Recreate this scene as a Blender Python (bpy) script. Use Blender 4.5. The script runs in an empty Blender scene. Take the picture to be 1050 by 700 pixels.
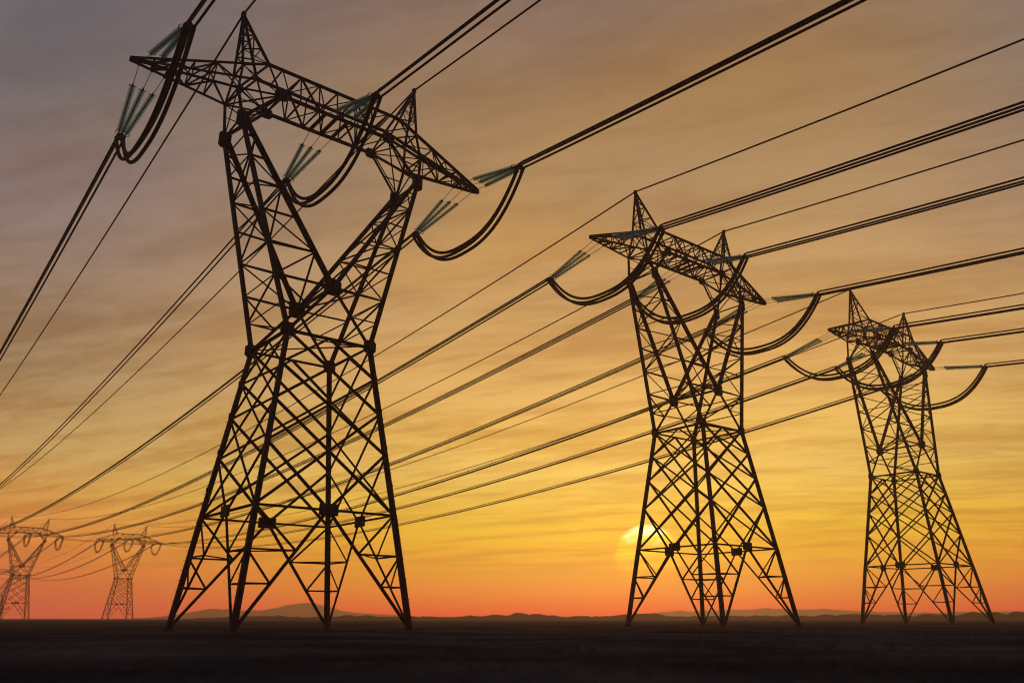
import bpy, math, random
from mathutils import Vector, Matrix, noise
random.seed(7)
S = bpy.context.scene
COL = S.collection
K = 1.25                      # metres per layout unit: the pylons stand 50 m tall
R = math.radians

# ------------------------------------------------------------------ camera
cam_d = bpy.data.cameras.new('camera')
cam = bpy.data.objects.new('camera', cam_d); COL.objects.link(cam)
cam_d.sensor_width = 36.0
cam_d.lens = 36.0 * 835.15 / 1050
cam_d.clip_start = 0.1; cam_d.clip_end = 20000
cam.location = (0, 0, 0.674 * K)
cam.rotation_euler = (R(90 + 18.755), 0, 0)
cam_d.dof.use_dof = True
cam_d.dof.focus_distance = 72
cam_d.dof.aperture_fstop = 0.24
S.camera = cam

# ------------------------------------------------------------------ world
SUN_EL, SUN_AZ = R(3.82), R(9.16)          # azimuth clockwise from +Y
sun_dir = Vector((math.sin(SUN_AZ) * math.cos(SUN_EL), math.cos(SUN_AZ) * math.cos(SUN_EL), math.sin(SUN_EL)))
W = bpy.data.worlds.new('World'); S.world = W; W.use_nodes = True
nt = W.node_tree; N = nt.nodes; L = nt.links; N.clear()

def srgb(r, g, b, k=1.0):
    f = lambda c: ((c / 255 + 0.055) / 1.055) ** 2.4 if c > 10 else c / 255 / 12.92
    return (f(r) * k, f(g) * k, f(b) * k, 1)

def nmath(op, a, b=None, c=None, clamp=False):
    n = N.new('ShaderNodeMath'); n.operation = op; n.use_clamp = clamp
    for i, v in enumerate((a, b, c)):
        if v is None: continue
        if isinstance(v, (int, float)): n.inputs[i].default_value = v
        else: L.new(v, n.inputs[i])
    return n.outputs[0]

def nvec(op, a, b=None):
    n = N.new('ShaderNodeVectorMath'); n.operation = op
    for i, v in enumerate((a, b)):
        if v is None: continue
        if isinstance(v, (tuple, list, Vector)): n.inputs[i].default_value = tuple(v)
        else: L.new(v, n.inputs[i])
    return n

def nramp(fac, keys):
    n = N.new('ShaderNodeValToRGB'); e = n.color_ramp.elements
    while len(e) < len(keys): e.new(0.5)
    for el, (p, c) in zip(e, keys): el.position = p; el.color = c
    L.new(fac, n.inputs[0]); return n.outputs[0]

def nmaprange(v, a, b, c, d, smooth=True):
    n = N.new('ShaderNodeMapRange'); n.interpolation_type = 'SMOOTHSTEP' if smooth else 'LINEAR'
    L.new(v, n.inputs['Value'])
    for k, x in zip(('From Min', 'From Max', 'To Min', 'To Max'), (a, b, c, d)): n.inputs[k].default_value = x
    return n.outputs['Result']

def nmix(fac, a, b, blend='MIX'):
    n = N.new('ShaderNodeMix'); n.data_type = 'RGBA'; n.blend_type = blend
    for s, v in ((n.inputs[0], fac), (n.inputs[6], a), (n.inputs[7], b)):
        if isinstance(v, (int, float)): s.default_value = v
        elif isinstance(v, tuple): s.default_value = v
        else: L.new(v, s)
    return n.outputs[2]

def nnoise(vec, scale, detail=4, rough=0.55, dist=0.0):
    n = N.new('ShaderNodeTexNoise'); L.new(vec, n.inputs['Vector'])
    n.inputs['Scale'].default_value = scale; n.inputs['Detail'].default_value = detail
    n.inputs['Roughness'].default_value = rough; n.inputs['Distortion'].default_value = dist
    return n.outputs['Fac']

tc = N.new('ShaderNodeTexCoord')
dirn = nvec('NORMALIZE', tc.outputs['Generated']).outputs[0]
sep = N.new('ShaderNodeSeparateXYZ'); L.new(dirn, sep.inputs[0])
zz = nmath('MAXIMUM', sep.outputs[2], 0.0)
elev = nmath('ARCSINE', zz)                       # radians
ef = nmath('DIVIDE', elev, R(50))
ca = nvec('DOT_PRODUCT', nvec('NORMALIZE', nvec('MULTIPLY', dirn, (1, 1, 0)).outputs[0]).outputs[0],
          (math.sin(SUN_AZ), math.cos(SUN_AZ), 0)).outputs['Value']
az = nmath('ARCCOSINE', nmath('MINIMUM', ca, 1.0))
P = lambda deg: deg / 50
near_keys = [(0.41, (428.6, 97.8, 3.3)), (1.15, (412.6, 196.5, 3.3)), (1.90, (409.0, 262.3, 3.3)), (3.04, (323.0, 236.0, 3.3)), (4.31, (279.3, 217.5, 3.3)), (5.93, (260.3, 216.7, 39.0)), (7.57, (251.8, 211.9, 76.5)), (9.56, (244.3, 205.3, 98.7)), (11.92, (241.0, 197.0, 95.7)), (14.63, (228.5, 182.0, 99.7)), (18.05, (214.1, 168.5, 98.5)), (22.16, (199.9, 157.2, 99.2)), (28.91, (173.7, 140.0, 98.4)), (35.39, (155.9, 123.9, 89.7)), (40.87, (143.0, 116.9, 100.6)), (50.00, (112.0, 98.0, 98.0))]
far_keys = [(0.35, (409.7, 171.3, 130.9)), (1.81, (404.6, 199.2, 107.5)), (3.45, (300.1, 169.0, 81.7)), (5.39, (263.2, 170.4, 85.2)), (7.36, (226.9, 169.8, 87.4)), (9.63, (201.6, 167.6, 102.6)), (11.93, (179.1, 150.3, 104.6)), (14.81, (155.9, 134.4, 104.8)), (18.28, (145.9, 124.1, 104.4)), (22.87, (136.4, 120.1, 114.8)), (27.36, (121.3, 107.9, 111.0)), (31.17, (112.4, 107.0, 111.5)), (35.10, (107.7, 106.0, 114.3)), (50.00, (88.0, 86.0, 104.0))]
HZ = 1.0                                           # filled in below by haze compensation
def comp(el):                                      # the sky is seen through the haze: what reaches the eye is dimmed
    d = min(1450.0, 52 / max(math.tan(R(max(el, 0.05))), 1e-4))
    return 1.0
HAZE_D = 0.00076
col_n = nramp(ef, [(P(e), srgb(*c, k=comp(e))) for e, c in near_keys])
col_f = nramp(ef, [(P(e), srgb(*c, k=comp(e))) for e, c in far_keys])
waz = nmaprange(az, R(9), R(48), 0, 1)
base = nmix(waz, col_n, col_f)
# darker behind the viewer
back = nmaprange(az, R(60), R(140), 0.0, 0.85)
# cloud layer seen in perspective: streaks near the horizon, soft patches overhead
den = nmath('ADD', zz, 0.10)
px = nmath('DIVIDE', sep.outputs[0], den); py = nmath('DIVIDE', sep.outputs[1], den)
comb = N.new('ShaderNodeCombineXYZ'); L.new(px, comb.inputs[0]); L.new(py, comb.inputs[1])
rot = N.new('ShaderNodeVectorRotate'); rot.rotation_type = 'Z_AXIS'; rot.inputs['Angle'].default_value = R(18)
L.new(comb.outputs[0], rot.inputs['Vector'])
st = nvec('MULTIPLY', rot.outputs[0], (0.55, 2.0, 1)).outputs[0]
n1 = nnoise(st, 1.3, 6, 0.55, 0.6)
n2 = nnoise(nvec('MULTIPLY', rot.outputs[0], (0.5, 1.0, 1)).outputs[0], 1.2, 4, 0.5, 0.4)
n3 = nnoise(nvec('MULTIPLY', rot.outputs[0], (0.7, 2.6, 1)).outputs[0], 2.0, 7, 0.64, 0.5)
n4 = nnoise(nvec('MULTIPLY', rot.outputs[0], (1.0, 3.0, 1)).outputs[0], 5.0, 6, 0.65, 0.8)
cl = nmath('ADD', nmath('MULTIPLY', n1, 0.30), nmath('ADD', nmath('MULTIPLY', n2, 0.14), nmath('ADD', nmath('MULTIPLY', n3, 0.34), nmath('MULTIPLY', n4, 0.22))))
cloud = nmaprange(cl, 0.40, 0.58, 0, 1)
hz_fade = nmaprange(elev, R(0.5), R(4.5), 0, 1)
camt = nmath('MULTIPLY', cloud, hz_fade)
hi = nmaprange(elev, R(13), R(27), 0, 1)
shade = nmix(camt, nmix(hi, (0.83, 0.70, 0.55, 1), (0.87, 0.83, 0.80, 1)), nmix(hi, (1.15, 1.14, 1.13, 1), (1.08, 1.09, 1.11, 1)))
shade = nmix(hz_fade, (1, 1, 1, 1), shade)
base = nmix(1.0, base, shade, 'MULTIPLY')
# warm tint of the high cloud patches
warm = nmaprange(n2, 0.45, 0.65, 0, 1)
base = nmix(nmath('MULTIPLY', warm, hi), base, nmix(1.0, base, (1.12, 1.0, 0.70, 1), 'MULTIPLY'))
# sun: glow and a veiled disc, brightest along its upper edge
ang = nmath('ARCCOSINE', nmath('MINIMUM', nvec('DOT_PRODUCT', dirn, tuple(sun_dir)).outputs['Value'], 1.0))
glow = nmath('POWER', nmaprange(ang, 0.0, R(16), 1, 0), 1.5)
base = nmix(nmath('MULTIPLY', glow, 0.50), base, nmix(1.0, base, (1.35, 1.30, 0.80, 1), 'MULTIPLY'))
disc = nmaprange(ang, R(1.95), R(2.30), 1, 0)
strk = nmaprange(nnoise(nvec('MULTIPLY', dirn, (6, 6, 90)).outputs[0], 1.6, 3, 0.55), 0.35, 0.65, 0, 1)
vert = nmaprange(elev, SUN_EL - R(2.0), SUN_EL + R(0.6), 0, 1)
wob = nnoise(nvec('MULTIPLY', dirn, (34, 34, 95)).outputs[0], 1.0, 3, 0.55)
top_e = nmath('ADD', elev, nmath('MULTIPLY', nmath('SUBTRACT', wob, 0.5), R(2.4)))
top = nmath('MULTIPLY', nmaprange(top_e, SUN_EL + R(1.0), SUN_EL + R(1.75), 0, 1), nmaprange(elev, SUN_EL + R(0.7), SUN_EL + R(1.1), 0, 0.95))
dcol = nmix(1.0, base, (1.32, 1.62, 1.15, 1), 'MULTIPLY')
veil = nmath('MULTIPLY', disc, nmath('MULTIPLY', vert, nmath('ADD', 0.55, nmath('MULTIPLY', strk, 0.6)), clamp=True))
base = nmix(veil, base, dcol)
base = nmix(nmath('MULTIPLY', disc, top), base, (2.7, 2.3, 1.15, 1))
base = nmix(back, base, (0.060, 0.066, 0.115, 1))      # dusk blue opposite the sun
bg1 = N.new('ShaderNodeBackground'); L.new(base, bg1.inputs[0]); bg1.inputs[1].default_value = 1.0
sky = N.new('ShaderNodeTexSky'); sky.sky_type = 'NISHITA'; sky.sun_disc = False
sky.sun_elevation = SUN_EL; sky.sun_rotation = SUN_AZ; sky.dust_density = 3.0
bg2 = N.new('ShaderNodeBackground'); L.new(sky.outputs[0], bg2.inputs[0]); bg2.inputs[1].default_value = 0.004
add = N.new('ShaderNodeAddShader'); L.new(bg1.outputs[0], add.inputs[0]); L.new(bg2.outputs[0], add.inputs[1])
wo = N.new('ShaderNodeOutputWorld'); L.new(add.outputs[0], wo.inputs['Surface'])
W.cycles.sampling_method = 'MANUAL'; W.cycles.sample_map_resolution = 1024

# ------------------------------------------------------------------ sun lamp and exposure
sd = bpy.data.lights.new('sun', 'SUN'); sd.energy = 0.25; sd.angle = R(3.0); sd.color = (1.0, 0.55, 0.25)
sun = bpy.data.objects.new('sun', sd); COL.objects.link(sun)
sun.rotation_euler = (-sun_dir).to_track_quat('-Z', 'Y').to_euler()
S.view_settings.view_transform = 'Standard'; S.view_settings.look = 'None'
S.view_settings.exposure = 0.0; S.view_settings.gamma = 1.0; S.view_settings.use_curve_mapping = False
S.render.engine = 'CYCLES'
S.cycles.max_bounces = 8; S.cycles.volume_bounces = 1; S.cycles.transparent_max_bounces = 24
S.cycles.use_denoising = True
S.cycles.filter_width = 1.1
S.cycles.use_adaptive_sampling = False
S.cycles.sample_clamp_indirect = 4.0

# ------------------------------------------------------------------ materials
def material(name, color, rough=0.6, metal=0.0, var=0.3, scale=3.0, bump=0.0, coord='Object', spec=0.06):
    m = bpy.data.materials.new(name); m.use_nodes = True
    t = m.node_tree; b = t.nodes['Principled BSDF']
    b.inputs['Roughness'].default_value = rough; b.inputs['Metallic'].default_value = metal; b.inputs['Specular IOR Level'].default_value = spec
    tcn = t.nodes.new('ShaderNodeTexCoord'); no = t.nodes.new('ShaderNodeTexNoise')
    no.inputs['Scale'].default_value = scale; no.inputs['Detail'].default_value = 5
    t.links.new(tcn.outputs[coord], no.inputs['Vector'])
    r = t.nodes.new('ShaderNodeValToRGB')
    r.color_ramp.elements[0].position = 0.3; r.color_ramp.elements[1].position = 0.7
    r.color_ramp.elements[0].color = tuple(c * (1 - var) for c in color) + (1,)
    r.color_ramp.elements[1].color = tuple(c * (1 + var) for c in color) + (1,)
    t.links.new(no.outputs['Fac'], r.inputs[0]); t.links.new(r.outputs[0], b.inputs['Base Color'])
    if bump:
        bp = t.nodes.new('ShaderNodeBump'); bp.inputs['Strength'].default_value = bump
        t.links.new(no.outputs['Fac'], bp.inputs['Height']); t.links.new(bp.outputs[0], b.inputs['Normal'])
    return m
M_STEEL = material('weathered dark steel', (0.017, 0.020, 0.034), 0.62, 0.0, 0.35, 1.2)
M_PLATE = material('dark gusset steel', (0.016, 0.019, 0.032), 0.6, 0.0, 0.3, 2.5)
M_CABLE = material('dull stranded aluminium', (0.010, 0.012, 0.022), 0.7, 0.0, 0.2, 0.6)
M_FIT = material('forged fitting steel', (0.035, 0.034, 0.037), 0.5, 0.2, 0.25, 4)
M_CONC = material('concrete footing', (0.055, 0.05, 0.048), 0.95, 0, 0.25, 3)
M_HILL = material('hill scrub', (0.035, 0.026, 0.024), 0.95, 0, 0.3, 0.02, spec=0.0)
M_GRASS = material('dry dark grass', (0.060, 0.056, 0.052), 0.9, 0, 0.35, 0.4, spec=0.0)
M_GLASS = bpy.data.materials.new('green toughened glass'); M_GLASS.use_nodes = True
t = M_GLASS.node_tree; b = t.nodes['Principled BSDF']
b.inputs['Base Color'].default_value = (0.55, 0.74, 0.66, 1); b.inputs['Roughness'].default_value = 0.25
tr = t.nodes.new('ShaderNodeBsdfTransparent'); tr.inputs[0].default_value = (0.86, 0.965, 0.95, 1)
nz = t.nodes.new('ShaderNodeTexNoise'); nz.inputs['Scale'].default_value = 6
mr = t.nodes.new('ShaderNodeMapRange'); mr.inputs['To Min'].default_value = 0.58; mr.inputs['To Max'].default_value = 0.74
t.links.new(nz.outputs['Fac'], mr.inputs['Value'])
mx = t.nodes.new('ShaderNodeMixShader'); t.links.new(mr.outputs[0], mx.inputs[0])
t.links.new(b.outputs[0], mx.inputs[1]); t.links.new(tr.outputs[0], mx.inputs[2])
t.links.new(mx.outputs[0], t.nodes['Material Output'].inputs['Surface'])
# ground: dark soil with paler stubble patches
M_GROUND = bpy.data.materials.new('dark plain soil'); M_GROUND.use_nodes = True
t = M_GROUND.node_tree; b = t.nodes['Principled BSDF']; b.inputs['Roughness'].default_value = 0.95
tcn = t.nodes.new('ShaderNodeTexCoord')
def gn(scale, det):
    n = t.nodes.new('ShaderNodeTexNoise'); n.inputs['Scale'].default_value = scale; n.inputs['Detail'].default_value = det
    t.links.new(tcn.outputs['Object'], n.inputs['Vector']); return n.outputs['Fac']
a1, a2 = gn(0.11, 6), gn(2.4, 6)
ad = t.nodes.new('ShaderNodeMath'); ad.operation = 'MULTIPLY_ADD'; ad.inputs[1].default_value = 0.45
t.links.new(a2, ad.inputs[0]); t.links.new(a1, ad.inputs[2])
r = t.nodes.new('ShaderNodeValToRGB'); e = r.color_ramp.elements
e[0].position = 0.60; e[0].color = (0.020, 0.020, 0.026, 1); e[1].position = 0.90; e[1].color = (0.095, 0.086, 0.088, 1)
t.links.new(ad.outputs[0], r.inputs[0]); t.links.new(r.outputs[0], b.inputs['Base Color'])
bp = t.nodes.new('ShaderNodeBump'); bp.inputs['Strength'].default_value = 0.6; bp.inputs['Distance'].default_value = 0.15
t.links.new(a2, bp.inputs['Height']); t.links.new(bp.outputs[0], b.inputs['Normal'])
b.inputs['Specular IOR Level'].default_value = 0.0

# ------------------------------------------------------------------ helpers
def tag(o, label=None, cat=None, group=None, kind=None):
    if label: o['label'] = label
    if cat: o['category'] = cat
    if group: o['group'] = group
    if kind: o['kind'] = kind
    return o

def empty(name, loc, rz=0.0):
    o = bpy.data.objects.new(name, None); COL.objects.link(o)
    o.location = loc; o.rotation_euler = (0, 0, rz); o.empty_display_size = 0.5
    return o

class MB:
    """collects beams, plates and tubes in layout units; build() links them as one mesh object in metres"""
    def __init__(s): s.v = []; s.f = []
    def beam(s, a, b, w, ref=(0, 0, 1), ext=0.0):
        a = Vector(a); b = Vector(b); d = (b - a)
        if d.length < 1e-6: return
        d.normalize(); a = a - d * ext; b = b + d * ext
        ref = Vector(ref)
        if abs(ref.normalized().dot(d)) > 0.97: ref = Vector((1, 0.3, 0.1))
        u = d.cross(ref).normalized(); v = u.cross(d).normalized()
        t_ = w * 0.16; o = 0.36 * w                      # rolled angle section
        prof = [(0, 0), (w, 0), (w, t_), (t_, t_), (t_, w), (0, w)]
        i = len(s.v)
        for p in (a, b):
            for x, y in prof: s.v.append(tuple(p + u * (x - o) + v * (y - o)))
        for k in range(6): s.f.append((i + k, i + (k + 1) % 6, i + 6 + (k + 1) % 6, i + 6 + k))
        s.f.append((i + 5, i + 4, i + 3, i)); s.f.append((i + 3, i + 2, i + 1, i))
        s.f.append((i + 6, i + 9, i + 10, i + 11)); s.f.append((i + 6, i + 7, i + 8, i + 9))
    def plate(s, c, n, up, w, h, t_, cut=0.28):
        """octagonal gusset: centre, normal, up, width, height, thickness"""
        n = Vector(n).normalized(); r_ = Vector(up).cross(n).normalized(); q = n.cross(r_).normalized(); c = Vector(c)
        W2, H2 = w / 2, h / 2; k = cut * min(w, h)
        pts = [(W2, H2 - k), (W2 - k, H2), (-W2 + k, H2), (-W2, H2 - k), (-W2, -H2 + k), (-W2 + k, -H2), (W2 - k, -H2), (W2, -H2 + k)]
        i = len(s.v)
        for sg in (-.5, .5):
            for x, y in pts: s.v.append(tuple(c + r_ * x + q * y + n * t_ * sg))
        s.f.append(tuple(range(i + 7, i - 1, -1))); s.f.append(tuple(range(i + 8, i + 16)))
        for m in range(8): s.f.append((i + m, i + (m + 1) % 8, i + 8 + (m + 1) % 8, i + 8 + m))
    def tube(s, pts, rad, sides=8, caps=True):
        pts = [Vector(p) for p in pts]; n = len(pts); i = len(s.v)
        rr = rad if isinstance(rad, (list, tuple)) else [rad] * n
        d0 = (pts[1] - pts[0]).normalized()
        u = d0.cross(Vector((0, 0, 1)))
        if u.length < 1e-3: u = d0.cross(Vector((1, 0, 0)))
        u.normalize()
        for j, p in enumerate(pts):
            d = (pts[min(j + 1, n - 1)] - pts[max(j - 1, 0)]).normalized()
            u = (u - d * u.dot(d)).normalized(); v = d.cross(u)
            for k in range(sides):
                an = 2 * math.pi * k / sides
                s.v.append(tuple(p + (u * math.cos(an) + v * math.sin(an)) * rr[j]))
        for j in range(n - 1):
            for k in range(sides):
                k2 = (k + 1) % sides
                s.f.append((i + j * sides + k, i + j * sides + k2, i + (j + 1) * sides + k2, i + (j + 1) * sides + k))
        if caps:
            s.f.append(tuple(i + k for k in range(sides - 1, -1, -1)))
            s.f.append(tuple(i + (n - 1) * sides + k for k in range(sides)))
    def torus(s, c, n, R_, r_, seg=18, sides=6):
        n = Vector(n).normalized(); u = n.cross(Vector((0.2, 0.1, 1))).normalized(); v = n.cross(u)
        c = Vector(c); i = len(s.v)
        for a in range(seg):
            A = 2 * math.pi * a / seg; rd = u * math.cos(A) + v * math.sin(A)
            for k in range(sides):
                B = 2 * math.pi * k / sides
                s.v.append(tuple(c + rd * (R_ + r_ * math.cos(B)) + n * r_ * math.sin(B)))
        for a in range(seg):
            for k in range(sides):
                a2, k2 = (a + 1) % seg, (k + 1) % sides
                s.f.append((i + a * sides + k, i + a2 * sides + k, i + a2 * sides + k2, i + a * sides + k2))
    def build(s, name, mat, parent=None, origin=(0, 0, 0), smooth=False, scale=K):
        me = bpy.data.meshes.new(name); o_ = Vector(origin)
        me.from_pydata([tuple((Vector(p) - o_) * scale) for p in s.v], [], s.f); me.materials.append(mat); me.update()
        if smooth: me.polygons.foreach_set('use_smooth', [True] * len(me.polygons))
        o = bpy.data.objects.new(name, me); COL.objects.link(o)
        if parent: o.parent = parent
        return o

def children(o): return [c for c in bpy.data.objects if c.parent is o]
def copy_tree(o, parent=None):
    c = o.copy(); COL.objects.link(c)
    if parent: c.parent = parent
    for ch in children(o): copy_tree(ch, c)
    return c
def lerp(a, b, t_): return Vector(a).lerp(Vector(b), t_)

# ------------------------------------------------------------------ setting: ground, hills, mountain
def ground():
    vs, fs = [], []
    rings = [0, 2, 4, 6, 8, 10, 12, 14.5, 17, 20, 23, 27, 32, 38, 45, 54, 65, 80, 100, 130, 170, 230, 320, 450, 640, 900, 1400, 2000, 2650]
    seg = 96
    for r_ in rings:
        for k in range(seg):
            a = 2 * math.pi * k / seg; x, y = r_ * math.cos(a), r_ * math.sin(a)
            z = 0.10 * noise.noise(Vector((x * 0.12, y * 0.12, 0))) + 0.05 * noise.noise(Vector((x * 0.5, y * 0.5, 3)))
            vs.append((x, y, z * min(1, 60 / max(r_, 1)) - 0.03))
    for j in range(len(rings) - 1):
        for k in range(seg):
            k2 = (k + 1) % seg
            fs.append((j * seg + k, (j + 1) * seg + k, (j + 1) * seg + k2, j * seg + k2))
    me = bpy.data.meshes.new('ground'); me.from_pydata(vs, [], fs); me.materials.append(M_GROUND)
    me.polygons.foreach_set('use_smooth', [True] * len(me.polygons))
    o = bpy.data.objects.new('ground', me); COL.objects.link(o)
    tag(o, 'flat dark plain running to the horizon', None, None, 'structure')
ground()

def az_of_px(x):                                   # bearing of a column of the photograph at the horizon
    return math.atan2(x - 525, 835.15 * math.cos(R(18.755)) + 284 * math.sin(R(18.755)))

def ridge(name, label, dist, depth, az0, az1, hfun, seg=360):
    vs, fs = [], []; rows = 9
    for k in range(seg + 1):
        a = az0 + (az1 - az0) * k / seg
        H = hfun(a)
        for j in range(rows):
            u = j / (rows - 1); d = dist + depth * (u - 0.5)
            z = H * math.sin(math.pi * u) ** 1.3 * (1 + 0.12 * noise.noise(Vector((a * 90, u * 4, 1.3))))
            vs.append((d * math.sin(a), d * math.cos(a), z - 0.1 if 0 < j < rows - 1 else -0.8))
    for k in range(seg):
        for j in range(rows - 1):
            i = k * rows + j; fs.append((i, i + rows, i + rows + 1, i + 1))
    me = bpy.data.meshes.new(name); me.from_pydata(vs, [], fs); me.materials.append(M_HILL)
    me.polygons.foreach_set('use_smooth', [True] * len(me.polygons))
    o = bpy.data.objects.new(name, me); COL.objects.link(o)
    tag(o, label, None, None, 'structure'); return o
def bumps(lst, a):
    return sum(h * math.exp(-((a - az_of_px(x)) / (s_ * 0.00108)) ** 2) for x, h, s_ in lst)
PXR = 0.001073
HB = [(205, 0.8, 22), (245, 2.2, 26), (278, 1.6, 22), (318, 1.8, 34), (362, 2.6, 22), (400, 2.0, 26), (437, 2.0, 24), (480, 2.2, 26), (545, 4.0, 30),
      (512, 1.8, 26), (598, 2.4, 26), (640, 2.8, 22), (668, 3.4, 22), (715, 2.2, 34), (770, 2.6, 34), (830, 2.4, 34), (885, 3.0, 34), (945, 2.4, 36), (1000, 2.6, 36), (1055, 2.8, 40), (1130, 3, 60), (1240, 3, 60), (1350, 3, 60)]
def h_hill(a):
    n_ = 0.35 * noise.noise(Vector((a * 70, 0, 0))) + 0.2 * noise.noise(Vector((a * 190, 5, 0)))
    return max(0.0, bumps(HB, a) * (1 + n_)) * PXR * 1.55 * 560
ridge('hills', 'low rolling hills along the horizon on the dark plain', 560, 150, R(-26), R(62), h_hill)
MB_ = [(313, 21, 40), (225, 13, 45), (390, 6, 50), (790, 13, 75), (690, 8, 50), (900, 7, 70), (1040, 9, 70), (560, 4, 60)]
def h_mtn(a):
    n_ = 0.12 * noise.noise(Vector((a * 30, 9, 0))) + 0.05 * noise.noise(Vector((a * 120, 2, 0)))
    return max(0.0, bumps(MB_, a) * (1 + n_)) * PXR * 0.72 * 2400
ridge('mountains', 'faint distant mountain behind the low hills', 2400, 400, R(-30), R(50), h_mtn)

def grass():
    vs, fs = [], []
    rnd = random.Random(3)
    for _ in range(5200):
        d = 8 + 62 * rnd.random() ** 1.6; a = R(rnd.uniform(-40, 40))
        x, y = d * math.sin(a), d * math.cos(a)
        if noise.noise(Vector((x * 0.16, y * 0.16, 7))) < 0.02: continue
        for _b in range(5):
            h = rnd.uniform(0.05, 0.17); w = rnd.uniform(0.006, 0.014)
            bx, by = x + rnd.gauss(0, 0.08), y + rnd.gauss(0, 0.08); ta = rnd.uniform(0, 6.28); ln = rnd.uniform(0, 0.10)
            i = len(vs); cx, cy = math.cos(ta) * w, math.sin(ta) * w
            tx, ty = bx + math.cos(ta + 1.3) * ln, by + math.sin(ta + 1.3) * ln
            vs += [(bx - cx, by - cy, -0.12), (bx + cx, by + cy, -0.12), (bx * .5 + tx * .5 + cx * .6, by * .5 + ty * .5 + cy * .6, h * 0.6 - .03), (tx, ty, h - .03)]
            fs += [(i, i + 1, i + 2), (i, i + 2, i + 3)]
    me = bpy.data.meshes.new('dry_grass'); me.from_pydata(vs, [], fs); me.materials.append(M_GRASS)
    o = bpy.data.objects.new('dry_grass', me); COL.objects.link(o)
    tag(o, 'short dark dry grass growing on the plain', 'grass', None, 'stuff')
grass()

# ------------------------------------------------------------------ pylon
FOOT, BELT, WAIST = (5.195, 5.195, 0.0), (4.283, 4.283, 6.502), (2.808, 2.808, 17.135)
CROTCH = (0, 2.664, 20.675)
SHO, KNEE, TOPIN = (6.656, 1.591, 31.088), (4.14, 1.294, 33.943), (5.109, 1.042, 36.118)
OUTB, OUTT, PEAK, TIP = (7.0, 1.2, 33.346), (6.77, 0.81, 35.46), (6.885, 0, 40.0), (13.116, 0, 33.21)
def mir(p, sx, sy): return Vector((p[0] * sx, p[1] * sy, p[2]))
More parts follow.
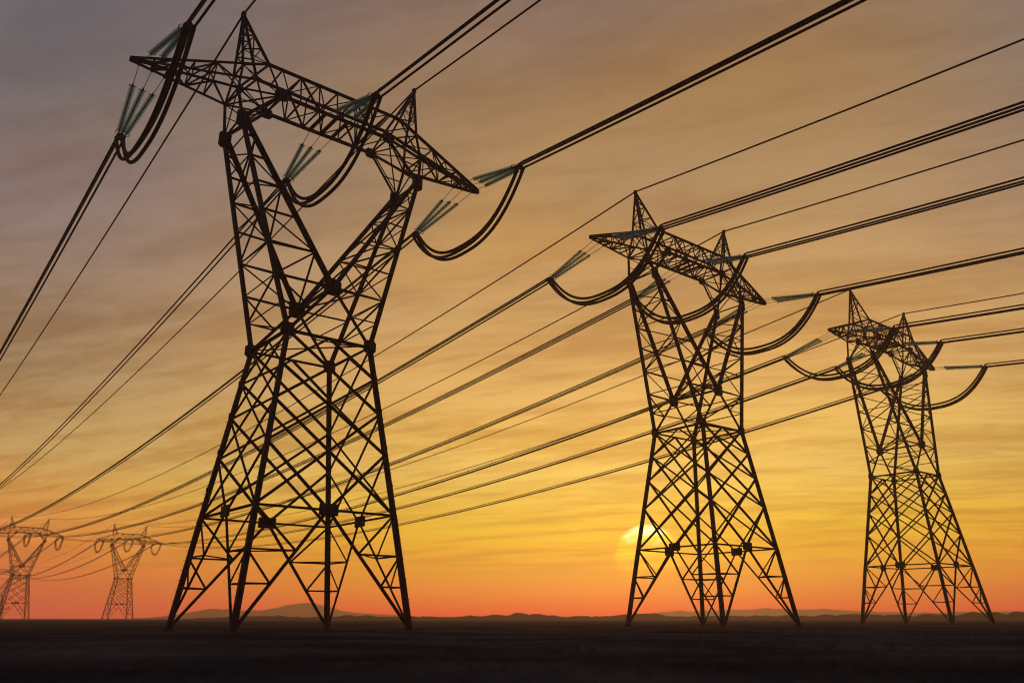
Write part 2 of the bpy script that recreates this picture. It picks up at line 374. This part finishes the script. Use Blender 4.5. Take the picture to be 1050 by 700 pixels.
# labels for the corners are (sx, sy)
def make_pylon():
    root = empty('pylon', (0, 0, 0))
    corners = [(-1, -1), (1, -1), (1, 1), (-1, 1)]
    # --- four main legs with footing
    for sx, sy in corners:
        m = MB(); out = (sx, sy, 0.0)
        perp = (-sx, 0, 0)
        m.beam(mir(FOOT, sx, sy) - Vector((0, 0, 0.3)), mir(BELT, sx, sy), 0.29, perp)
        m.beam(mir(BELT, sx, sy), mir(WAIST, sx, sy), 0.27, perp)
        # splice plates and climbing bolts
        for q in (0.16, 0.38, 0.60, 0.80):
            p = lerp(mir(BELT, sx, sy), mir(WAIST, sx, sy), q)
            m.plate(p + Vector((sx, 0, 0)) * 0.07, (sx, 0, 0), (0, 0, 1), 0.34, 0.44, 0.03)
            m.plate(p + Vector((0, sy, 0)) * 0.07, (0, sy, 0), (0, 0, 1), 0.34, 0.44, 0.03)
        for q in range(26):
            p = lerp(mir(FOOT, sx, sy), mir(WAIST, sx, sy), 0.1 + 0.033 * q)
            m.tube([p + Vector((sx * 0.08, 0, 0)), p + Vector((sx * 0.26, 0, 0))], 0.012, 5)
        leg = m.build('leg', M_STEEL, root)
        f = MB(); fp = mir(FOOT, sx, sy)
        f.plate(fp + Vector((0, 0, -0.17)), (0, 0, 1), (0, 1, 0), 0.62, 0.62, 0.4, 0.12)
        f.build('footing', M_CONC, leg)
    # --- leg bracing under the belt: on both faces of each leg, half of the inverted V and its rungs
    for sx, sy in corners:
        m = MB(); F_, B_ = mir(FOOT, sx, sy), mir(BELT, sx, sy)
        vpts = []
        for ax in (0, 1):
            mid = Vector((0, B_.y, B_.z)) if ax == 0 else Vector((B_.x, 0, B_.z))
            ref = (0, sy, 0) if ax == 0 else (sx, 0, 0)
            m.beam(mid, F_, 0.15, ref)
            p1, p2 = lerp(mid, F_, 0.365), lerp(mid, F_, 0.635)
            l1, l2 = lerp(B_, F_, 0.365), lerp(B_, F_, 0.635)
            m.beam(B_, p1, 0.11, ref); m.beam(p1, l1, 0.10, ref); m.beam(l1, p2, 0.10, ref); m.beam(p2, l2, 0.10, ref)
            vpts.append((p1, p2))
        m.beam(vpts[0][0], vpts[1][0], 0.07); m.beam(vpts[0][1], vpts[1][1], 0.06)
        m.build('leg_bracing', M_STEEL, root)
    # --- body lattice, one panel per face: diagonals run from node i to node i+2 across the face
    lv = [0.0, 0.205, 0.42, 0.66, 1.0]                # waist to belt
    for (ca_, cb_) in (((-1, -1), (1, -1)), ((1, -1), (1, 1)), ((1, 1), (-1, 1)), ((-1, 1), (-1, -1))):
        m = MB()
        A = [lerp(mir(WAIST, *ca_), mir(BELT, *ca_), q) for q in lv]
        B = [lerp(mir(WAIST, *cb_), mir(BELT, *cb_), q) for q in lv]
        nrm = Vector(((ca_[0] + cb_[0]) / 2, (ca_[1] + cb_[1]) / 2, 0.0))
        mw, mb = (A[0] + B[0]) / 2, (A[4] + B[4]) / 2
        off = nrm * 0.03
        w = 0.15
        for X, Y_, o_ in ((A, B, off), (B, A, -off)):
            m.beam(mw + o_, Y_[1] + o_, w, nrm)
            for i in range(3): m.beam(X[i] + o_, Y_[i + 2] + o_, w, nrm)
            m.beam(X[3] + o_, mb + o_, w, nrm)
        m.build('body_lattice', M_STEEL, root)
    # --- belt and waist rings
    for name, Q, w in (('belt_ring', BELT, 0.13), ('waist_ring', WAIST, 0.17)):
        m = MB()
        for i in range(4):
            a, b_ = mir(Q, *corners[i]), mir(Q, *corners[(i + 1) % 4])
            m.beam(a, b_, w, ((corners[i][0] + corners[(i + 1) % 4][0]), (corners[i][1] + corners[(i + 1) % 4][1]), 0))
        if name == 'waist_ring':
            m.beam(mir(Q, -1, -1), mir(Q, 1, 1), 0.09); m.beam(mir(Q, -1, 1) + Vector((0, 0, .1)), mir(Q, 1, -1) + Vector((0, 0, .1)), 0.09)
        m.build(name, M_STEEL, root)
    # --- gusset plates
    def gus(c, n, up, w, h, t_=0.1, second=True):
        m = MB(); m.plate(c, n, up, w, h, t_, 0.20 if second else 0.06)
        if second:
            n2 = Vector(up).cross(Vector(n)).normalized(); m.plate(c, n2, up, w * 0.75, h * 0.9, t_)
        m.build('gusset_plate', M_PLATE, root)
    bz = BELT[2]
    for s_ in (-1, 1):
        for n, c in (((0, s_, 0), (0, s_ * BELT[1], bz)), ((s_, 0, 0), (s_ * BELT[0], 0, bz))):
            gus(Vector(c) + Vector(n) * 0.06, n, (0, 0, 1), 1.15, 0.66, 0.12, False)
        gus(mir(CROTCH, 1, s_), (0, s_, 0), (0, 0, 1), 1.12, 1.12, 0.16)
        for sx in (-1, 1):
            gus(mir(WAIST, sx, s_) + Vector((0, 0, 0.05)), (0, s_, 0), (0, 0, 1), 0.82, 0.86, 0.14)
            gus(mir(SHO, sx, s_) + Vector((-0.08 * sx, 0, -0.1)), (0, s_, 0), (0, 0, 1), 0.80, 1.18, 0.14)
            gus(mir(KNEE, sx, s_), (0, s_, 0), (0, 0, 1), 0.88, 0.74, 0.14)
    # --- crotch frame: the V from the waist corners up to the crotch, and its tie
    m = MB()
    for sy in (-1, 1):
        for sx in (-1, 1):
            m.beam(mir(WAIST, sx, sy), mir(CROTCH, 1, sy), 0.22, (0, sy, 0))
            o1 = lerp(mir(WAIST, sx, sy), mir(SHO, sx, sy), 0.13); v1 = lerp(mir(WAIST, sx, sy), mir(CROTCH, 1, sy), 0.5)
            m.beam(o1, v1, 0.09, (0, sy, 0)); m.beam(lerp(mir(WAIST, sx, sy), mir(SHO, sx, sy), 0.254), v1, 0.09, (0, sy, 0))
    m.beam(mir(CROTCH, 1, -1), mir(CROTCH, 1, 1), 0.16)
    m.build('crotch_frame', M_STEEL, root)
    # --- fork arms: two tapering lattice limbs
    zl = [20.675, 22.8, 24.9, 26.8, 28.5, 29.9]
    for sx in (-1, 1):
        m = MB()
        def oc(z, sy):
            q = (z - WAIST[2]) / (SHO[2] - WAIST[2]); return lerp(mir(WAIST, sx, sy), mir(SHO, sx, sy), q)
        def ic(z, sy):
            q = (z - CROTCH[2]) / (SHO[2] - CROTCH[2]); return lerp(mir(CROTCH, 1, sy), mir(SHO, sx, sy) - Vector((0.22 * sx, 0, 0)), q)
        for sy in (-1, 1):
            m.beam(mir(WAIST, sx, sy), mir(SHO, sx, sy), 0.25, (-sx, 0, 0)); m.beam(mir(CROTCH, 1, sy), mir(SHO, sx, sy) - Vector((0.22 * sx, 0, 0)), 0.28, (sx, 0, 0))
            for i, z in enumerate(zl):
                m.beam(oc(z, sy), ic(z, sy), 0.12 if i else 0.13, (0, sy, 0))
                if i + 1 < len(zl):
                    if i % 2 == (0 if sy < 0 else 1): m.beam(oc(z, sy), ic(zl[i + 1], sy), 0.11, (0, sy, 0))
                    else: m.beam(ic(z, sy), oc(zl[i + 1], sy), 0.11, (0, sy, 0))
        zz_ = [17.135, 18.9] + zl
        for i, z in enumerate(zz_):
            if i: m.beam(oc(z, -1), oc(z, 1), 0.095, (sx, 0, 0))
            if i + 1 < len(zz_):
                s_ = 1 if i % 2 else -1
                m.beam(oc(z, s_), oc(zz_[i + 1], -s_), 0.10, (sx, 0, 0))
        for i, z in enumerate(zl):
            if i + 1 < len(zl):
                s_ = -1 if i % 2 else 1
                m.beam(ic(z, s_), ic(zl[i + 1], -s_), 0.10, (-sx, 0, 0.3))
        m.build('fork_arm', M_STEEL, root)
    # --- crossbeam: box truss between the two forks
    m = MB(); nb = 7
    xb = [-4.14 + 8.28 * i / (nb - 1) for i in range(nb)]
    for sy in (-1, 1):
        yb, yt = KNEE[1] * sy, TOPIN[1] * sy
        bot = [Vector((x, yb, KNEE[2])) for x in xb]; topn = [Vector((x, yt, TOPIN[2])) for x in xb]
        m.beam(bot[0], bot[-1], 0.20, (0, sy, 0)); m.beam((-TOPIN[0], yt, TOPIN[2]), (TOPIN[0], yt, TOPIN[2]), 0.18, (0, sy, 0))
        for i in range(nb):
            if 0 < i < nb - 1: m.beam(bot[i], topn[i], 0.11, (0, sy, 0))
            if i + 1 < nb:
                if (i % 2 == 0) == (i < nb // 2): m.beam(bot[i], topn[i + 1], 0.125, (0, sy, 0))
                else: m.beam(topn[i], bot[i + 1], 0.125, (0, sy, 0))
    for z, yy, w in ((KNEE[2], KNEE[1], 0.10), (TOPIN[2], TOPIN[1], 0.09)):
        for i, x in enumerate(xb):
            m.beam((x, -yy, z), (x, yy, z), w)
            if i + 1 < nb:
                s_ = 1 if i % 2 else -1
                m.beam((x, s_ * yy, z), (xb[i + 1], -s_ * yy, z), w)
    for x in (-0.85, 0.0, 0.85): m.beam((x - .06, -1.33, KNEE[2] - 0.07), (x - .06, 1.33, KNEE[2] - 0.07), 0.20)
    m.build('crossbeam', M_STEEL, root)
    # --- shoulder frames joining fork, crossbeam and cross arm
    for sx in (-1, 1):
        m = MB(); g = lambda p, sy: mir(p, sx, sy)
        for sy in (-1, 1):
            m.beam(g(SHO, sy), g(OUTB, sy), 0.16, (-sx, 0, 0)); m.beam(g(OUTB, sy), g(OUTT, sy), 0.13, (-sx, 0, 0))
            m.beam(g(SHO, sy), g(KNEE, sy), 0.20, (0, sy, 0)); m.beam(g(SHO, sy) + Vector((0, -sy * .25, .1)), g(KNEE, sy) + Vector((0, -sy * .25, 0)), 0.10, (0, sy, 0))
            m.beam(g(KNEE, sy), g(SHO, -sy), 0.10); m.beam(g(KNEE, sy), g(OUTB, sy), 0.15, (0, sy, 0))
            m.beam(g(OUTB, sy), g(TOPIN, sy), 0.14, (0, sy, 0)); m.beam(g(KNEE, sy), g(TOPIN, sy), 0.14, (0, sy, 0))
            m.beam(g(KNEE, sy), g(OUTT, sy), 0.09, (0, sy, 0)); m.beam(g(OUTB, sy), g(SHO, -sy), 0.075)
            m.beam(lerp(g(SHO, sy), g(KNEE, sy), .5), lerp(g(SHO, sy), g(OUTB, sy), .62), 0.07, (0, sy, 0))
        for a, b_ in ((SHO, SHO), (OUTB, OUTB), (KNEE, KNEE), (OUTT, OUTT)): m.beam(g(a, -1), g(b_, 1), 0.10)
        m.beam(g(KNEE, -1), g(OUTB, 1), 0.09); m.beam(g(KNEE, 1), g(OUTB, -1), 0.09)
        m.build('shoulder_frame', M_STEEL, root)
    # --- cross arms: tapering lattice brackets
    for sx in (-1, 1):
        m = MB(); g = lambda p, sy: mir(p, sx, sy)
        tb = lambda sy: mir((TIP[0], 0.10, TIP[2] - 0.02), sx, sy); tt = lambda sy: mir((TIP[0], 0.10, TIP[2] + 0.16), sx, sy)
        fr = [0.0, 0.25, 0.46, 0.65, 0.82]
        Bt = {sy: [lerp(g(OUTB, sy), tb(sy), q) for q in fr] for sy in (-1, 1)}
        Tp = {sy: [lerp(g(OUTT, sy), tt(sy), q) for q in fr] for sy in (-1, 1)}
        for sy in (-1, 1):
            m.beam(g(OUTB, sy), tb(sy), 0.19, (0, sy, 0)); m.beam(g(TOPIN, sy), tt(sy), 0.18, (0, sy, 0))
            for i in range(1, len(fr)):
                m.beam(Bt[sy][i], Tp[sy][i], 0.09, (0, sy, 0))
                if i % 2: m.beam(Bt[sy][i - 1], Tp[sy][i], 0.11, (0, sy, 0))
                else: m.beam(Tp[sy][i - 1], Bt[sy][i], 0.11, (0, sy, 0))
        for Q, w in ((Bt, 0.10), (Tp, 0.09)):
            for i in range(1, len(fr)):
                m.beam(Q[-1][i], Q[1][i], w); s_ = 1 if i % 2 else -1
                m.beam(Q[s_][i - 1], Q[-s_][i], w)
        for x in (12.75, 11.95, 11.15):
            yq = 1.2 * (TIP[0] - x) / 6.1 + 0.12
            m.beam((sx * x, -yq, TIP[2] - .06), (sx * x, yq, TIP[2] - .06), 0.15)
        m.plate((sx * (TIP[0] + 0.02), 0, TIP[2] + .06), (0, 0, 1), (0, 1, 0), 0.42, 0.34, 0.26)
        m.build('cross_arm', M_STEEL, root)
    # --- earth wire peaks
    for sx in (-1, 1):
        m = MB(); g = lambda p, sy: mir(p, sx, sy); ap = mir(PEAK, sx, 1)
        fr = [0.0, 0.31, 0.58, 0.80]
        O = {sy: [lerp(g(OUTT, sy), ap, q) for q in fr] for sy in (-1, 1)}
        I = {sy: [lerp(g(TOPIN, sy), ap, q) for q in fr] for sy in (-1, 1)}
        for sy in (-1, 1):
            m.beam(g(OUTT, sy), ap, 0.145, (sx, 0, 0)); m.beam(g(TOPIN, sy), ap, 0.155, (sx, 0, 0))
            m.beam(g(OUTT, sy), g(TOPIN, sy), 0.09, (0, sy, 0))
            for i in range(len(fr)):
                if i: m.beam(O[sy][i], I[sy][i], 0.08, (0, sy, 0))
                if i + 1 < len(fr):
                    if i % 2: m.beam(O[sy][i], I[sy][i + 1], 0.08, (0, sy, 0))
                    else: m.beam(I[sy][i], O[sy][i + 1], 0.08, (0, sy, 0))
        for Q in (O, I):
            for i in range(len(fr)):
                if i: m.beam(Q[-1][i], Q[1][i], 0.07, (sx, 0, 0))
                if i + 1 < len(fr):
                    s_ = 1 if i % 2 else -1
                    m.beam(Q[s_][i], Q[-s_][i + 1], 0.075, (sx, 0, 0))
        m.plate(ap, (0, 1, 0), (0, 0, 1), 0.30, 0.42, 0.22)
        m.build('earth_peak', M_STEEL, root)
    return root

YAW = 0.67549392266
CY, SY = math.cos(YAW), math.sin(YAW)
U_, V_ = Vector((CY, SY, 0)), Vector((-SY, CY, 0))       # along the cross arm, along the line (away from the viewer)
SPAN = 345.95
P0 = Vector((-13.0965, 50.1754, 0)); P1 = Vector((17.4027, 74.8871, 0)); P2 = Vector((48.1375, 99.8464, 0))
P3 = Vector((-199.107, 342.639, 0)); P4 = Vector((-170.026, 370.415, 0)); P5 = P4 + V_ * SPAN
SITES = [P0, P1, P2, P3, P4, P5]
PNAME = ['the nearest pylon', 'the middle big pylon', 'the right-hand big pylon', 'the left small pylon', 'the right small pylon', 'the farthest pylon']
PLAB = ['tallest nearest steel lattice pylon, dark against the sky at left',
        'middle of the three big dark lattice pylons, standing in front of the low sun',
        'right-hand and smallest of the three big dark lattice pylons',
        'small hazy lattice pylon near the left edge, far off on the plain',
        'small hazy lattice pylon far off, standing just left of the nearest pylon',
        'faintest tiny lattice pylon, half cut off by the left edge of the picture']
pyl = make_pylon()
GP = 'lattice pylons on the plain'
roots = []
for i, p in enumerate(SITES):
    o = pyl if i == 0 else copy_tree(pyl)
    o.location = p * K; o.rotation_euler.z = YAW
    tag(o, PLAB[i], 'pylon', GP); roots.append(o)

def world(i, x, y, z): return SITES[i] + U_ * x + V_ * y + Vector((0, 0, z))

# ------------------------------------------------------------------ insulators and jumpers
YO = {'out': (11.87, 7.0, 31.82), 'mid': (0.0, 6.9, 32.65)}
TRI = [(0.0, 0.25), (-0.215, -0.125), (0.215, -0.125)]   # three sub-conductors: one above, two below
def make_insulators(ph, side):
    """ph -1/0/1 along the arm; side -1 viewer's side, 1 far side. Mesh origin is the middle attachment."""
    if ph: att = [(ph * x, side * (1.2 * (TIP[0] - x) / 6.1 + 0.1), TIP[2] - 0.10) for x in (11.15, 11.95, 12.75)]
    else: att = [(x, side * 1.30, KNEE[2] - 0.1) for x in (-0.85, 0.0, 0.85)]
    yk = YO['out'] if ph else YO['mid']
    yoke = Vector((yk[0] * ph, yk[1] * side, yk[2]))
    org = Vector(att[1])
    root = empty('insulator_set', (0, 0, 0))
    for j, a in enumerate(att):
        a = Vector(a); jj = (j - 1) * (ph if ph else 1)
        e = yoke + Vector((jj * 0.20, 0, 0.05 if j == 1 else -0.02)); d = (e - a); ln = d.length; d.normalize()
        s0 = a + d * (ln * 0.27); s1 = a + d * (ln * 0.93)
        m = MB(); pts, rad = [], []
        n = 19
        for q in range(n):                                   # bell-shaped glass discs on a cap-and-pin string
            for f, r_ in ((0.0, 0.055), (0.30, 0.075), (0.42, 0.180), (0.60, 0.185), (0.72, 0.08)):
                pts.append(lerp(s0, s1, (q + f) / n)); rad.append(r_)
        m.tube(pts, rad, 10)
        ins = m.build('insulator', M_GLASS, root, org, True)
        r = MB(); r.tube([a, s0], 0.022, 6); r.tube([s0, s1], 0.048, 6); r.tube([s1, e], 0.045, 6); r.build('link_rod', M_FIT, ins, org)
        h = MB(); x_ = Vector((1, 0, 0)); zv = d.cross(x_).normalized()
        h.tube([s0 - x_ * 0.24, s0 + x_ * 0.24], 0.024, 6); h.tube([s0 - zv * 0.20 - d * .05, s0 + zv * 0.20 - d * .05], 0.02, 6)
        h.tube([s0 - d * .10, s0 + d * .06], 0.07, 8)
        h.build('arcing_horn', M_FIT, ins, org)
        g_ = MB(); g_.torus(s1 + d * .05, d, 0.21, 0.022); g_.build('arcing_ring', M_FIT, ins, org)
    y = MB(); y.plate(yoke, (0, 0, 1), (0, 1, 0), 0.62, 0.34, 0.07, 0.3); y.plate(yoke + Vector((0, side * .08, 0)), (0, 1, 0), (0, 0, 1), 0.5, 0.52, 0.06, 0.3)
    for x, z in TRI: y.tube([yoke + Vector((x, 0, z)), yoke + Vector((x, side * 0.55, z))], 0.075, 8)
    y.build('yoke_plate', M_FIT, root, org)
    return root, org

def make_jumper(ph):
    yk = YO['out'] if ph else YO['mid']
    c = Vector((yk[0] * ph, 0, yk[2])); root = empty('jumper_loop', (0, 0, 0))
    for j, (dx, dz) in enumerate(TRI):
        m = MB(); pts = []; n = 40
        for q in range(n + 1):
            an = math.pi * q / n; u = math.cos(an); sg = 1 if u > 0 else -1
            y = sg * abs(u) ** 0.92 * (yk[1] + 0.12); D = 3.95 + 0.08 * j
            z = -D * (1 - abs(u) ** 2.35)
            nd = Vector((0, u * 1.0, -(1 - abs(u)) - 0.35)).normalized()      # the lower cables lie on the outside of the loop
            off = -dz * 1.0
            pts.append(c + Vector((dx * 1.05, y, z)) + nd * off)
        m.tube(pts, 0.125, 8)
        m.build('cable', M_CABLE, root, c, True)
    return root, c

PH = {-1: 'left arm', 0: 'crossbeam', 1: 'right arm'}
SD = {-1: 'near side', 1: 'far side'}
VIS = {0: (-1, 0, 1), 1: (-1, 0, 1), 2: (-1, 0, 1), 3: (0, 1), 4: (-1, 0, 1), 5: (1,)}
for ph in (-1, 0, 1):
    for kind in (-1, 1, 'loop'):
        proto, org = make_jumper(ph) if kind == 'loop' else make_insulators(ph, kind)
        first = True
        for i in range(6):
            if ph not in VIS[i]: continue
            o = proto if first else copy_tree(proto); first = False
            o.location = world(i, org.x, org.y, org.z) * K; o.rotation_euler.z = YAW
            if kind == 'loop':
                tag(o, 'loop of three thick cables under %s of %s' % (PH[ph], PNAME[i]), 'jumper cable', 'jumper loops hanging under the pylons')
            else:
                tag(o, 'green glass insulators fanned from %s of %s, %s' % (PH[ph], PNAME[i], SD[kind]), 'insulator', 'insulator sets hanging from the pylons')

# ------------------------------------------------------------------ overhead conductors
def sagline(a, b, sag, n, dx=0.0, dz=0.0):
    pts = []
    for q in range(n + 1):
        u = q / n
        p = lerp(a, b, u); pts.append(p + U_ * dx + Vector((0, 0, dz - 4 * sag * u * (1 - u))))
    return pts
def bundle(a, b, sag, label, group, n=72):
    root = empty('conductor_bundle', a * K)
    for dx, dz in TRI:
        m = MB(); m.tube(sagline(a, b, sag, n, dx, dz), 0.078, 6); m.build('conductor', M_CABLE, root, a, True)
    tag(root, label, 'power line', group)
def earth(a, b, sag, label, group, n=72):
    m = MB(); m.tube(sagline(a, b, sag, n), 0.072, 6); o = m.build('earth_wire', M_CABLE, None, a, True); o.location = a * K
    tag(o, label, 'power line', group)
GB, GE = 'triple power lines strung between the pylons', 'single earth wires strung between the pylon peaks'
def span(i, p_to, toward, sag_w, sag_e, where):
    s_ = -1 if toward else 1
    d = p_to - SITES[i]
    for ph in (-1, 0, 1):
        yk = YO['out'] if ph else YO['mid']
        a = world(i, yk[0] * ph, s_ * (yk[1] + 0.3), yk[2])
        b_ = p_to + U_ * (yk[0] * ph) - V_ * (s_ * (yk[1] + .3)) + Vector((0, 0, yk[2]))
        bundle(a, b_, sag_w, 'three parallel cables from %s of %s, %s' % (PH[ph], PNAME[i], where), GB)
    for sx in (-1, 1):
        a = world(i, PEAK[0] * sx, 0, PEAK[2] + 0.05); b_ = p_to + U_ * (PEAK[0] * sx) + Vector((0, 0, PEAK[2] + 0.05))
        earth(a, b_, sag_e, 'single thin wire from %s peak of %s, %s' % ('left' if sx < 0 else 'right', PNAME[i], where), GE)
NEARW = "heading over the viewer"
FARW = 'heading far left'
for i in range(3):
    span(i, SITES[i] - V_ * SPAN, True, 9.75, 10.3, NEARW)
span(0, P0 + V_ * SPAN, False, 8.63, 8.95, FARW)
span(1, P3, False, 8.63, 8.95, FARW)
span(2, P4, False, 8.63, 8.95, FARW)
span(3, P3 + V_ * SPAN, False, 8.63, 8.95, 'continuing far left')
span(4, P5, False, 8.63, 8.95, 'continuing far left')

# ------------------------------------------------------------------ haze
hm = bpy.data.materials.new('evening haze'); hm.use_nodes = True
t = hm.node_tree; t.nodes.clear()
pv = t.nodes.new('ShaderNodeVolumePrincipled'); ou = t.nodes.new('ShaderNodeOutputMaterial')
pv.inputs['Color'].default_value = (0.90, 0.70, 0.64, 1); pv.inputs['Density'].default_value = HAZE_D; pv.inputs['Anisotropy'].default_value = 0.72
t.links.new(pv.outputs[0], ou.inputs['Volume'])
hv = [(x, y, z) for z in (-1.6, 100.0) for x, y in ((-2700, -2700), (2700, -2700), (2700, 2700), (-2700, 2700))]
me = bpy.data.meshes.new('haze')
me.from_pydata(hv, [], [(3, 2, 1, 0), (4, 5, 6, 7), (0, 1, 5, 4), (1, 2, 6, 5), (2, 3, 7, 6), (3, 0, 4, 7)]); me.materials.append(hm)
ho = bpy.data.objects.new('haze', me); COL.objects.link(ho)
tag(ho, 'thin brownish evening haze over the whole plain', 'haze', None, 'stuff')
